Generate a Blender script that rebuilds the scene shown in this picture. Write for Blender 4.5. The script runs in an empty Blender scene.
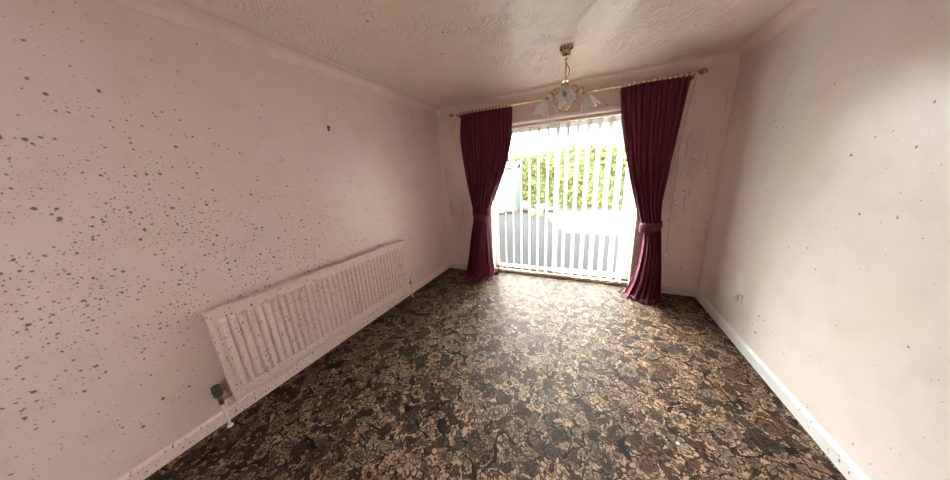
import bpy, math, random
from mathutils import Vector, Matrix
random.seed(7)
PI = math.pi
scn = bpy.context.scene
COL = scn.collection

# ------------------------------------------------------------------ camera
W, H, YF = 3.223, 2.4, -7.6            # room width, height, far end of the room behind the camera
cd = bpy.data.cameras.new('camera'); cam = bpy.data.objects.new('camera', cd); COL.objects.link(cam)
cd.sensor_fit = 'HORIZONTAL'; cd.sensor_width = 36.0; cd.lens = 36.0 * 244.43 / 950.0
cd.clip_start = 0.02; cd.clip_end = 200
yaw, pitch, roll = 0.43682559, -0.25228660, 0.05351817
M3 = Matrix.Rotation(yaw, 3, 'Z') @ Matrix.Rotation(pitch, 3, 'X') @ Matrix.Rotation(roll, 3, 'Y')
rot = M3 @ Matrix.Rotation(PI / 2, 3, 'X')
cam.matrix_world = Matrix.Translation((2.04313, -3.29961, 1.44056)) @ rot.to_4x4()
scn.camera = cam

# ------------------------------------------------------------------ sky, window portal, exposure
wd = bpy.data.worlds.new('overcast_sky'); scn.world = wd; wd.use_nodes = True
bgn = wd.node_tree.nodes['Background']
bgn.inputs['Color'].default_value = (1.0, 0.99, 0.975, 1); bgn.inputs['Strength'].default_value = 57.0
pl = bpy.data.lights.new('window_portal', 'AREA'); pl.shape = 'RECTANGLE'; pl.size = 1.9; pl.size_y = 2.1
pl.cycles.is_portal = True
po = bpy.data.objects.new('window_portal', pl); COL.objects.link(po)
po.location = (1.675, 0.30, 1.03); po.rotation_euler = (-PI / 2, 0, 0)
for o_ in (po,):
    o2 = bpy.data.objects.new('window_portal', pl.copy()); COL.objects.link(o2)
    o2.data.size = 1.1; o2.data.size_y = 1.1; o2.location = (W + .30, -5.9, 1.6); o2.rotation_euler = (0, PI / 2, 0)  # portal at the added side window
vs = scn.view_settings
vs.view_transform = 'Standard'; vs.look = 'None'; vs.gamma = 1.0; vs.use_curve_mapping = False
vs.exposure = 0.64
scn.cycles.max_bounces = 16; scn.cycles.diffuse_bounces = 10; scn.cycles.transparent_max_bounces = 24
scn.cycles.sample_clamp_indirect = 12

# ------------------------------------------------------------------ node helpers
class S:
    """a socket that can be used in arithmetic"""
    def __init__(s, nt, k): s.nt, s.k = nt, k
    def op(s, o, b=None, c=None):
        n = s.nt.nodes.new('ShaderNodeMath'); n.operation = o
        for i, v in enumerate((s, b, c)):
            if v is None: continue
            if isinstance(v, S): s.nt.links.new(v.k, n.inputs[i])
            else: n.inputs[i].default_value = v
        return S(s.nt, n.outputs[0])
    def __add__(s, b): return s.op('ADD', b)
    def __sub__(s, b): return s.op('SUBTRACT', b)
    def __mul__(s, b): return s.op('MULTIPLY', b)
    def __truediv__(s, b): return s.op('DIVIDE', b)
    def lt(s, b): return s.op('LESS_THAN', b)
    def gt(s, b): return s.op('GREATER_THAN', b)
    def step(s, a, b):
        n = s.nt.nodes.new('ShaderNodeMapRange'); n.interpolation_type = 'SMOOTHSTEP'
        s.nt.links.new(s.k, n.inputs[0])
        for i, v in ((1, a), (2, b)):
            if isinstance(v, S): s.nt.links.new(v.k, n.inputs[i])
            else: n.inputs[i].default_value = v
        return S(s.nt, n.outputs[0])

class Mat:
    def __init__(m, name):
        m.mat = bpy.data.materials.new(name); m.mat.use_nodes = True
        m.nt = m.mat.node_tree; m.b = m.nt.nodes['Principled BSDF']; m.out = m.nt.nodes['Material Output']
    def new(m, t, **kw):
        n = m.nt.nodes.new(t)
        for k, v in kw.items(): setattr(n, k, v)
        return n
    def setin(m, n, key, v):
        if isinstance(v, S): m.nt.links.new(v.k, n.inputs[key])
        elif v is not None: n.inputs[key].default_value = v
    def p(m, **kw):
        for k, v in kw.items(): m.setin(m.b, k.replace('_', ' '), v)
        return m
    def coord(m): return S(m.nt, m.new('ShaderNodeTexCoord').outputs['Object'])
    def xyz(m, v):
        n = m.new('ShaderNodeSeparateXYZ'); m.nt.links.new(v.k, n.inputs[0]); return [S(m.nt, o) for o in n.outputs]
    def vec(m, x, y, z=0.0):
        n = m.new('ShaderNodeCombineXYZ')
        for i, v in enumerate((x, y, z)): m.setin(n, i, v)
        return S(m.nt, n.outputs[0])
    def vmul(m, v, s3):
        n = m.new('ShaderNodeVectorMath', operation='MULTIPLY'); m.setin(n, 0, v); n.inputs[1].default_value = s3
        return S(m.nt, n.outputs[0])
    def vadd(m, v, w, sub=False):
        n = m.new('ShaderNodeVectorMath', operation='SUBTRACT' if sub else 'ADD'); m.setin(n, 0, v); m.setin(n, 1, w)
        return S(m.nt, n.outputs[0])
    def noise(m, v, scale, detail=2, rough=.5, dist=0.0, color=False):
        n = m.new('ShaderNodeTexNoise'); m.setin(n, 'Vector', v)
        n.inputs['Scale'].default_value = scale; n.inputs['Detail'].default_value = detail
        n.inputs['Roughness'].default_value = rough; n.inputs['Distortion'].default_value = dist
        return S(m.nt, n.outputs['Color' if color else 'Fac'])
    def voro(m, v, scale, rnd=1.0):
        n = m.new('ShaderNodeTexVoronoi', voronoi_dimensions='2D'); m.setin(n, 'Vector', v)
        n.inputs['Scale'].default_value = scale; n.inputs['Randomness'].default_value = rnd
        return S(m.nt, n.outputs['Distance']), S(m.nt, n.outputs['Color']), S(m.nt, n.outputs['Position'])
    def mix(m, f, a, b):
        n = m.new('ShaderNodeMix', data_type='RGBA')
        m.setin(n, 0, f)
        for i, v in ((6, a), (7, b)):
            if isinstance(v, S): m.nt.links.new(v.k, n.inputs[i])
            else: n.inputs[i].default_value = (*v, 1)
        return S(m.nt, n.outputs[2])
    def ramp(m, f, stops, const=False):
        n = m.new('ShaderNodeValToRGB'); cr = n.color_ramp
        cr.interpolation = 'CONSTANT' if const else 'LINEAR'
        while len(cr.elements) < len(stops): cr.elements.new(0.5)
        for e, (p_, c_) in zip(cr.elements, stops): e.position = p_; e.color = (*c_, 1)
        m.setin(n, 0, f); return S(m.nt, n.outputs[0])
    def bump(m, h, strength=.3, dist=.01):
        n = m.new('ShaderNodeBump'); n.inputs['Strength'].default_value = strength; n.inputs['Distance'].default_value = dist
        m.setin(n, 'Height', h); m.nt.links.new(n.outputs[0], m.b.inputs['Normal'])

def simple(name, col, rough=.5, metal=0.0, vary=.12, scale=9.0, bump=0.0, **kw):
    """plain coloured material with a little procedural mottling"""
    m = Mat(name); co = m.coord(); nz = m.noise(co, scale, 3)
    c = m.mix(nz.step(.3, .7), [x * (1 - vary) for x in col], [min(1, x * (1 + vary)) for x in col])
    m.p(Base_Color=c, Roughness=rough, Metallic=metal, **kw)
    if bump: m.bump(m.noise(co, scale * 6, 2), bump, .004)
    return m.mat

# ---- mould spots and drips, shared by walls, ceiling, radiator and skirting
def gauss(m, u, v, blobs, base):
    tot = None
    for (cu, cv, ru, rv, w) in blobs:
        a = (u - cu) / ru; b = (v - cv) / rv
        g = (a * a + b * b).op('MULTIPLY', -1.0).op('EXPONENT') * w
        tot = g if tot is None else tot + g
    return (tot + base) if tot is not None else None
def spots(m, uv, dens, scale, rmin, rmax):
    dis, colr, _ = m.voro(m.vadd(uv, m.vmul(m.vadd(m.noise(uv, 60, 2, color=True), m.vec(.5, .5, .5), True), (.012, .012, .012))), scale)
    r, g, b = m.xyz(colr)
    exist = r.lt(dens)
    rad = (g * g) * (rmax - rmin) + rmin
    return exist * dis.step(rad, rad * .45)
PINK = (0.76, 0.62, 0.585)
def wall_mat(name, axis, blobs, base, streaks=(), col=PINK, rough=.34, coat=.4, spec=1.0):
    m = Mat(name); co = m.coord(); x, y, z = m.xyz(co)
    u = {'x': x, 'y': y}[axis]; uv = m.vec(u, z, 0.0)
    big = m.noise(co, 1.3, 3)
    c = m.mix(big.step(.42, .68), col, (col[0] * .97, col[1] * .97, col[2] * .89))
    c = m.mix(m.noise(co, 6, 4).step(.45, .8), c, (col[0] * .92, col[1] * .90, col[2] * .87))
    d = gauss(m, u, z, blobs, base)
    # clumping
    d = d * m.noise(uv, 5, 3).step(.30, .62)
    f1 = spots(m, uv, d * .8, 22, .08, .22)
    f2 = spots(m, m.vadd(uv, m.vec(3.3, 1.7, 0)), d * 1.2, 36, .08, .26)
    f3 = spots(m, m.vadd(uv, m.vec(7.3, 4.7, 0)), d * 1.5 + .015, 62, .08, .26)
    dk = (.045, .024, .016)
    c = m.mix(f3 * .6, c, dk); c = m.mix(f2 * .8, c, dk); c = m.mix(f1 * .9, c, dk)
    if streaks:
        ds = gauss(m, u, z, streaks, 0.0)
        for fu, fz, off in ((17.0, .7, 0.0), (34.0, 1.3, 5.0)):      # thin runs that start and stop
            ln = m.noise(m.vec(u * fu + off, z * fz, off), 1, 2)
            thr = ds.op('MINIMUM', 1.3) * -.22 + .66
            f = (ln - thr).step(0.0, .03) * m.noise(m.vec(u * 130.0, z * 9.0, off), 1, 3).step(.30, .52)
            c = m.mix(f * .9, c, (.07, .04, .026))
        c = m.mix(ds.step(.2, 1.3) * .22, c, (.33, .22, .16))
    m.p(Base_Color=c, Roughness=rough, Metallic=metal, **kw)
    if bump: m.bump(m.noise(co, scale * 6, 2), bump, .004)
    return m.mat

# ---- mould spots and drips, shared by walls, ceiling, radiator and skirting
def gauss(m, u, v, blobs, base):
    tot = None
    for (cu, cv, ru, rv, w) in blobs:
        a = (u - cu) / ru; b = (v - cv) / rv
        g = (a * a + b * b).op('MULTIPLY', -1.0).op('EXPONENT') * w
        tot = g if tot is None else tot + g
    return (tot + base) if tot is not None else None
def spots(m, uv, dens, scale, rmin, rmax):
    dis, colr, _ = m.voro(m.vadd(uv, m.vmul(m.vadd(m.noise(uv, 60, 2, color=True), m.vec(.5, .5, .5), True), (.012, .012, .012))), scale)
    r, g, b = m.xyz(colr)
    exist = r.lt(dens)
    rad = (g * g) * (rmax - rmin) + rmin
    return exist * dis.step(rad, rad * .45)
PINK = (0.76, 0.62, 0.585)
def wall_mat(name, axis, blobs, base, streaks=(), col=PINK, rough=.34, coat=.4, spec=1.0):
    m = Mat(name); co = m.coord(); x, y, z = m.xyz(co)
    u = {'x': x, 'y': y}[axis]; uv = m.vec(u, z, 0.0)
    big = m.noise(co, 1.3, 3)
    c = m.mix(big.step(.42, .68), col, (col[0] * .97, col[1] * .97, col[2] * .89))
    c = m.mix(m.noise(co, 6, 4).step(.45, .8), c, (col[0] * .92, col[1] * .90, col[2] * .87))
    d = gauss(m, u, z, blobs, base)
    # clumping
    d = d * m.noise(uv, 5, 3).step(.30, .62)
    f1 = spots(m, uv, d * .8, 22, .08, .22)
    f2 = spots(m, m.vadd(uv, m.vec(3.3, 1.7, 0)), d * 1.2, 36, .08, .26)
    f3 = spots(m, m.vadd(uv, m.vec(7.3, 4.7, 0)), d * 1.5 + .015, 62, .08, .26)
    dk = (.045, .024, .016)
    c = m.mix(f3 * .6, c, dk); c = m.mix(f2 * .8, c, dk); c = m.mix(f1 * .9, c, dk)
    if streaks:
        ds = gauss(m, u, z, streaks, 0.0)
        uvs = m.vec(u + (m.noise(co, 3, 2) - .5) * .03, z * .035, 0.0)
        dis, colr, _ = m.voro(uvs, 30)
        r, g, b = m.xyz(colr)
        s_ = r.lt(ds) * m.noise(m.vec(u * 120.0, z * 7.0, 0.0), 1, 3).step(.42, .62)
        px = m.noise(m.vec(u * 75.0, z * 1.6, 0.0), 1, 2).step(.58, .66)
        c = m.mix(px * s_.op('MAXIMUM', ds.step(.5, 1.4) * .8) * .8, c, (.09, .06, .04))
        c = m.mix(ds.step(.1, 1.2) * .25, c, (.3, .22, .17))
    m.p(Base_Color=c, Roughness=rough, Specular_IOR_Level=spec, Coat_Weight=coat, Coat_Roughness=.30)
    hb = m.noise(co, 90, 3) * .4 + m.noise(co, 14, 2)
    m.bump(hb, .10, .01)
    return m.mat

def carpet_mat():
    m = Mat('floral_carpet'); co = m.coord()
    def warp(v, sc, amt): return m.vadd(v, m.vmul(m.vadd(m.noise(co, sc, 2, color=True), m.vec(.5, .5, .5), True), (amt, amt, 0)))
    P = warp(co, 4.0, .16); P2 = warp(warp(co, 8, .07), 22, .030); P3 = warp(co, 30, .03)
    BL = (.008, .005, .003); fine = m.noise(P3, 55, 3)
    def cell(Pv, scale, off, rnd=.9):
        Q = m.vadd(Pv, m.vec(*off)); dis, colr, pos = m.voro(Q, scale, rnd)
        l = m.vmul(m.vadd(Q, pos, True), (scale, scale, 0)); dx, dy, _ = m.xyz(l); r, g, b = m.xyz(colr)
        ga = g * 6.283; cs, sn = ga.op('COSINE'), ga.op('SINE')
        return dx * cs + dy * sn, dy * cs - dx * sn, r, g, b
    pal = [(0, (.055, .035, .022)), (.16, (.20, .158, .115)), (.34, (.31, .222, .150)), (.48, (.070, .055, .042)), (.64, (.12, .066, .042)), (.74, (.34, .252, .175)), (.84, (.22, .175, .132))]
    pal2 = [(0, (.040, .026, .017)), (.24, (.175, .138, .100)), (.48, (.080, .050, .032)), (.64, (.27, .185, .12)), (.76, (.12, .09, .064)), (.95, (.11, .038, .030))]
    def shade(colr, q, lo):
        return m.mix((fine * .9 + q * .45).step(lo, .95), m.mix(.72, colr, BL), colr)
    def flower(c, Pv, scale, off, nmin, nvar, R, prob, dark=.14):
        x, y, r, g, b = cell(Pv, scale, off); rr = (x * x + y * y * 1.7).op('SQRT'); an = y.op('ARCTAN2', x)
        n = (g * nvar).op('FLOOR') + nmin
        lob = (an * n).op('COSINE').op('ABSOLUTE'); rad = lob.op('POWER', .5) * (R * .42) + R * .58
        q = rr / rad; ex = r.lt(prob)
        colr = shade(m.ramp(b, pal, True), q, .3)
        colr = m.mix((q - .52).op('ABSOLUTE').step(.09, .03) * .8, colr, BL)
        colr = m.mix(lob.step(.34, .12) * q.step(.2, .4), colr, BL); colr = m.mix(q.gt(1 - dark) * .9, colr, BL)
        colr = m.mix(q.lt(.24), colr, m.ramp(r * (1 / prob), pal2, True)); colr = m.mix((q - .25).op('ABSOLUTE').lt(.06), colr, BL)
        return m.mix(q.lt(1.0) * ex, c, colr)
    def fan(c, Pv, scale, off, R, prob, ribs):
        """half-open blossom or curled leaf seen from the side"""
        x, y, r, g, b = cell(Pv, scale, off); x = x + R * .55; rr = (x * x + y * y).op('SQRT'); an = y.op('ARCTAN2', x)
        lob = (an * ribs).op('COSINE').op('ABSOLUTE')
        rad = (an * .8).op('COSINE').op('MAXIMUM', .05) * (R * 1.15) * (lob.op('POWER', .5) * .28 + .72)
        q = rr / rad; colr = shade(m.ramp(b, pal, True), q, .25)
        colr = m.mix(lob.step(.4, .14) * q.step(.15, .4), colr, BL)
        colr = m.mix((q - .62).op('ABSOLUTE').step(.07, .02) * .85, colr, BL); colr = m.mix(q.gt(.87) * .9, colr, BL)
        return m.mix(q.lt(1.0) * r.lt(prob), c, colr)
    def leaf(c, Pv, scale, off, R, prob, p_=pal2):
        x, y, r, g, b = cell(Pv, scale, off); rr = (x * x + y * y).op('SQRT'); an = y.op('ARCTAN2', x)
        ca = an.op('COSINE').op('ABSOLUTE').op('POWER', 1.8)
        q = rr / (ca * (R * .72) + R * .28)
        colr = shade(m.ramp(b, p_, True), q, .3)
        colr = m.mix(y.op('ABSOLUTE').lt(.022) * .8, colr, BL); colr = m.mix(q.gt(.76) * .85, colr, BL)
        return m.mix(q.lt(1.0) * r.lt(prob), c, colr)
    def stems(c, Pv, sc, w, seed):
        nz = m.noise(m.vadd(Pv, m.vec(seed, seed * .7, 0)), sc, 1.5, .45, .8)
        gate = m.noise(m.vadd(co, m.vec(seed * 2, 1, 0)), 3.5, 1).step(.42, .5)
        return m.mix((nz - .5).op('ABSOLUTE').step(w, w * .5) * gate, c, BL)
    c = m.mix(m.noise(co, 3, 3).step(.35, .7), (.325, .235, .160), (.285, .20, .135))
    c = m.mix(m.noise(P2, 15, 3).step(.60, .63), c, (.075, .05, .032))
    c = leaf(c, P3, 42, (1.3, 2.1, 0), .52, .85)
    c = stems(c, P3, 13.0, .022, 6.2)
    c = leaf(c, P2, 27, (5.3, 7.1, 0), .54, .78, pal)
    c = stems(c, P2, 5.0, .011, 3.1)
    c = flower(c, P3, 20, (4.2, 1.1, 0), 2, 2, .48, .55, .2)
    c = fan(c, P2, 14, (9.1, 5.5, 0), .50, .60, 3)
    c = leaf(c, P, 12.5, (8.1, 3.4, 0), .62, .50)
    c = stems(c, P, 2.4, .013, 9.4)
    c = stems(c, P2, 3.7, .014, 4.4)
    c = fan(c, P2, 8.2, (1.7, 3.2, 0), .46, .5, 4)
    c = flower(c, P2, 8.6, (2.7, 9.3, 0), 2, 3, .42, .45)
    c = flower(c, P2, 4.8, (6.6, .4, 0), 4, 3, .34, .50, .10)
    c = fan(c, P, 4.6, (3.3, 6.1, 0), .36, .40, 5)
    c = leaf(c, P3, 32, (7.7, 8.8, 0), .46, .28)
    c = m.mix(m.noise(co, 260, 2).step(.35, .7) * .35, c, m.mix(.5, c, BL))
    c = m.mix(1.0, c, m.vmul(c, (.93, .86, .80)))
    m.p(Base_Color=c, Roughness=.55, Specular_IOR_Level=.07)
    m.bump(m.noise(co, 420, 2), .25, .004)
    return m.mat

def ceiling_mat():
    m = Mat('artex_ceiling_paint'); co = m.coord(); x, y, z = m.xyz(co)
    c = m.mix(m.noise(co, 1.1, 3).step(.35, .7), (.86, .745, .66), (.86, .755, .63))
    uv = m.vec(x, y, 0.0)
    d = m.noise(uv, 2, 2).step(.4, .8) * .05 + .02
    c = m.mix(spots(m, uv, d, 12, .05, .16) * .8, c, (.06, .04, .03))
    c = m.mix(spots(m, m.vadd(uv, m.vec(2.2, 5.1, 0)), d * 1.5, 30, .06, .2) * .6, c, (.06, .04, .03))
    m.p(Base_Color=c, Roughness=.30, Specular_IOR_Level=1.0, Coat_Weight=1.0, Coat_Roughness=.26)
    # swirled plaster strokes
    sw = m.vadd(co, m.vmul(m.vadd(m.noise(co, 3.2, 2, color=True), m.vec(.5, .5, .5), True), (.32, .32, 0)))
    wv = m.new('ShaderNodeTexWave', wave_type='BANDS', bands_direction='DIAGONAL'); m.setin(wv, 'Vector', sw)
    wv.inputs['Scale'].default_value = 11; wv.inputs['Distortion'].default_value = 9; wv.inputs['Detail'].default_value = 3
    wv.inputs['Detail Scale'].default_value = 1.6
    h = S(m.nt, wv.outputs['Fac']) * m.noise(co, 6, 2).step(.40, .60) + m.noise(co, 26, 4, dist=1.5) * .8
    m.bump(h, .55, .014)
    return m.mat

def vane_mat():
    m = Mat('blind_vane_fabric'); co = m.coord()
    nz = m.noise(co, 55, 3)
    c = m.mix(nz.step(.35, .65), (.50, .49, .47), (.57, .56, .54))
    tr = m.new('ShaderNodeBsdfTranslucent'); m.setin(tr, 'Color', c)
    mx = m.new('ShaderNodeMixShader'); mx.inputs[0].default_value = .05
    m.p(Base_Color=c, Roughness=.9, Specular_IOR_Level=0.0); m.bump(nz, .3, .002)
    m.nt.links.new(m.b.outputs[0], mx.inputs[1]); m.nt.links.new(tr.outputs[0], mx.inputs[2]); m.nt.links.new(mx.outputs[0], m.out.inputs[0])
    return m.mat
def glass_mat():
    m = Mat('window_glass'); co = m.coord()
    t = m.new('ShaderNodeBsdfTransparent'); t.inputs[0].default_value = (.95, .97, .96, 1)
    g = m.new('ShaderNodeBsdfGlossy'); g.inputs['Roughness'].default_value = .02
    fr = m.new('ShaderNodeFresnel'); fr.inputs[0].default_value = 1.45
    f = S(m.nt, fr.outputs[0]) * (m.noise(co, 4, 2) * .06 + .10)
    mx = m.new('ShaderNodeMixShader'); m.setin(mx, 0, f)
    m.nt.links.new(t.outputs[0], mx.inputs[1]); m.nt.links.new(g.outputs[0], mx.inputs[2]); m.nt.links.new(mx.outputs[0], m.out.inputs[0])
    return m.mat
def velvet_mat():
    m = Mat('burgundy_velvet'); co = m.coord()
    n1 = m.noise(m.vmul(co, (40, 40, 2.5)), 1, 3); n2 = m.noise(co, 150, 2)
    c = m.mix(n1.step(.3, .7), (.085, .010, .024), (.135, .018, .040))
    m.p(Base_Color=c, Roughness=.62, Specular_IOR_Level=.25, Sheen_Weight=.8, Sheen_Roughness=.3)
    m.setin(m.b, 'Sheen Tint', (.62, .18, .28, 1)); m.bump(n1 + n2 * .5, .25, .004)
    return m.mat
def shade_mat():
    m = Mat('frosted_petal_glass'); co = m.coord(); nz = m.noise(m.vmul(co, (60, 60, 14)), 1, 3)
    c = m.mix(nz.step(.3, .7), (.74, .72, .69), (.90, .88, .85))
    tr = m.new('ShaderNodeBsdfTranslucent'); m.setin(tr, 'Color', c)
    mx = m.new('ShaderNodeMixShader'); mx.inputs[0].default_value = .5
    m.p(Base_Color=c, Roughness=.25); m.bump(nz, .4, .003)
    m.nt.links.new(m.b.outputs[0], mx.inputs[1]); m.nt.links.new(tr.outputs[0], mx.inputs[2]); m.nt.links.new(mx.outputs[0], m.out.inputs[0])
    return m.mat
def rad_mat(name, dens, a=(.78, .64, .585), b=(.74, .60, .54)):
    m = Mat(name); co = m.coord(); x, y, z = m.xyz(co); uv = m.vec(y + x, z, 0.0)
    c = m.mix(m.noise(co, 5, 3).step(.35, .7), a, b)
    d = (m.noise(co, 4, 2) * .6 + .4) * dens
    c = m.mix(spots(m, m.vec((y + x) * 1.6, z, 0.0), d, 24, .08, .28) * .85, c, (.07, .045, .035))
    c = m.mix(spots(m, m.vec((y + x) * 1.6 + 3.0, z * .6, 0.0), d * 1.4, 46, .08, .3) * .75, c, (.09, .06, .045))
    m.p(Base_Color=c, Roughness=.4); m.bump(m.noise(co, 40, 2), .1, .003)
    return m.mat
def leaf_mat(name, a, b):
    m = Mat(name); co = m.coord(); nz = m.noise(co, 7, 3); c = m.mix(nz.step(.3, .7), a, b)
    tr = m.new('ShaderNodeBsdfTranslucent'); m.setin(tr, 'Color', c)
    mx = m.new('ShaderNodeMixShader'); mx.inputs[0].default_value = .35
    m.p(Base_Color=c, Roughness=.6)
    m.nt.links.new(m.b.outputs[0], mx.inputs[1]); m.nt.links.new(tr.outputs[0], mx.inputs[2]); m.nt.links.new(mx.outputs[0], m.out.inputs[0])
    return m.mat
def brick_mat():
    m = Mat('blocker_brick'); co = m.coord(); x, y, z = m.xyz(co)
    br = m.new('ShaderNodeTexBrick'); m.setin(br, 'Vector', m.vec(x + y, z, 0.0))
    for k, v in (('Scale', 1.0), ('Brick Width', .225), ('Row Height', .075), ('Mortar Size', .006)): br.inputs[k].default_value = v
    br.inputs['Color1'].default_value = (.16, .075, .05, 1); br.inputs['Color2'].default_value = (.12, .055, .04, 1); br.inputs['Mortar'].default_value = (.2, .18, .15, 1)
    m.p(Base_Color=S(m.nt, br.outputs[0]), Roughness=.85); m.bump(S(m.nt, br.outputs[1]) * -1.0, .4, .006)
    return m.mat
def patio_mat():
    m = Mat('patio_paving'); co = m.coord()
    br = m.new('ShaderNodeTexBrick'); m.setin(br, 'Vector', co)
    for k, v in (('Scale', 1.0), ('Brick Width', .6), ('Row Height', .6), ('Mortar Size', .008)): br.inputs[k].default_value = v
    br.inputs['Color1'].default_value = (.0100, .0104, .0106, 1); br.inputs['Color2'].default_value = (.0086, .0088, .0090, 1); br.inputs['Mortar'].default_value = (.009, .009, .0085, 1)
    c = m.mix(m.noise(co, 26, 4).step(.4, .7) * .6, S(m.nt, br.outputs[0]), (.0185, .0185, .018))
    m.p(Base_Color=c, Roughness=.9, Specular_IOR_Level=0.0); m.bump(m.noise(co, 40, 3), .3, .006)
    return m.mat

MT = dict(
    wall_left=wall_mat('wall_paint_spotted', 'y', [(-2.75, 1.10, .55, .42, .80), (-2.3, .88, .55, .24, .75), (-1.2, 1.1, .6, .4, .10), (-2.95, .3, .4, .3, .14), (-.8, .55, .5, .4, .12), (-2.9, 1.75, .25, .2, .25), (-3.4, 1.2, .6, .6, .3)], .030),
    wall_right=wall_mat('wall_paint_clean', 'y', [(-.5, 1.9, .4, .4, .08), (-.7, .2, .5, .15, .08)], .022, col=(.68, .605, .575), rough=.42, coat=0.0, spec=.7),
    wall_back=wall_mat('wall_paint_streaked', 'x', [(2.97, 1.35, .12, .40, .75), (.2, .7, .2, .35, .25), (1.7, 2.17, .9, .09, .55)], .03,
                       [(2.99, 1.55, .11, .32, 1.5), (2.84, 1.2, .06, .4, 1.1), (.27, .95, .15, .42, 1.5), (.10, 1.35, .11, .40, 1.1)]),
    wall_front=wall_mat('wall_paint_plain', 'x', [(1, 1, .3, .3, .05)], .02),
    coving=simple('coving_paint', (.82, .69, .635), .26, vary=.04),
    ceiling=ceiling_mat(), carpet=carpet_mat(),
    skirt=rad_mat('skirting_gloss_mouldy', .75), skirt_clean=rad_mat('skirting_gloss_white', .14, (.62, .61, .60), (.58, .57, .56)),
    upvc=simple('white_frame_paint', (.78, .77, .74), .35, vary=.04),
    brown=simple('brown_timber', (.05, .02, .012), .7, vary=.25, scale=20, Specular_IOR_Level=.1),
    cream=simple('cream_threshold_paint', (.27, .205, .145), .7, vary=.08, scale=14, Specular_IOR_Level=.1),
    railcream=simple('cream_headrail_plastic', (.66, .58, .48), .45, vary=.05),
    bead=simple('white_bead_paint', (.80, .78, .75), .4, vary=.04),
    cordmat=simple('beige_cord', (.34, .24, .17), .8, vary=.15, scale=80),
    glass=glass_mat(), vane=vane_mat(), velvet=velvet_mat(),
    brass=simple('aged_brass', (.50, .38, .22), .25, 1.0, vary=.2, scale=40),
    gold=simple('cream_gold_rope', (.62, .52, .38), .32, .5, vary=.2, scale=60),
    shade=shade_mat(), rad=rad_mat('radiator_enamel_spotted', .60), rad_top=rad_mat('radiator_top_enamel', .25),
    darkplastic=simple('dark_valve_plastic', (.055, .045, .038), .4, vary=.2, scale=60),
    chrome=simple('valve_metal', (.35, .30, .26), .35, .9, vary=.15, scale=50),
    pipe=simple('painted_pipe', (.68, .60, .54), .4, vary=.08),
    white=simple('white_plastic', (.88, .86, .83), .4, vary=.03),
    pinkplastic=simple('pinkish_plastic', (.60, .48, .43), .45, vary=.06),
    grey=simple('grey_metal', (.30, .30, .30), .4, .5, vary=.1),
    patio=patio_mat(),
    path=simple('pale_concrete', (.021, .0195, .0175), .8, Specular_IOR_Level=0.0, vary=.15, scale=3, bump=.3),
    bounce_white=simple('bounce_slab_white', (.68, .66, .62), .8, vary=.08, scale=5, bump=.2),  # very pale, so the added slab throws light back up
    drive=simple('front_drive_concrete', (.25, .24, .22), .8, vary=.1, scale=3),
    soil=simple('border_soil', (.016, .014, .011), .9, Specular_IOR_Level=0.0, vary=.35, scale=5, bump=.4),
    brick=brick_mat(),
    render=simple('house_render', (.30, .27, .24), .8, vary=.1, scale=3, bump=.2),
    hedge=leaf_mat('hedge_leaf_lime', (.042, .052, .006), (.090, .092, .013)),
    hedge_core=simple('hedge_inner_twigs', (.022, .029, .007), .9, vary=.4, scale=9),
    shrub=leaf_mat('shrub_leaf', (.05, .07, .01), (.08, .09, .015)),
    shed=simple('teal_painted_boards', (.008, .0145, .0100), .7, vary=.15, scale=4),
    shedroof=simple('shed_felt_roof', (.05, .05, .05), .8, vary=.2),
    bark=simple('grey_bark', (.075, .062, .05), .9, vary=.3, scale=14, bump=.4),
    stone=simple('pale_stone', (.045, .043, .040), .85, Specular_IOR_Level=0.0, vary=.25, scale=8, bump=.5),
    terracotta=simple('pale_pot_clay', (.05, .044, .038), .8, vary=.2),
)

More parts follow.
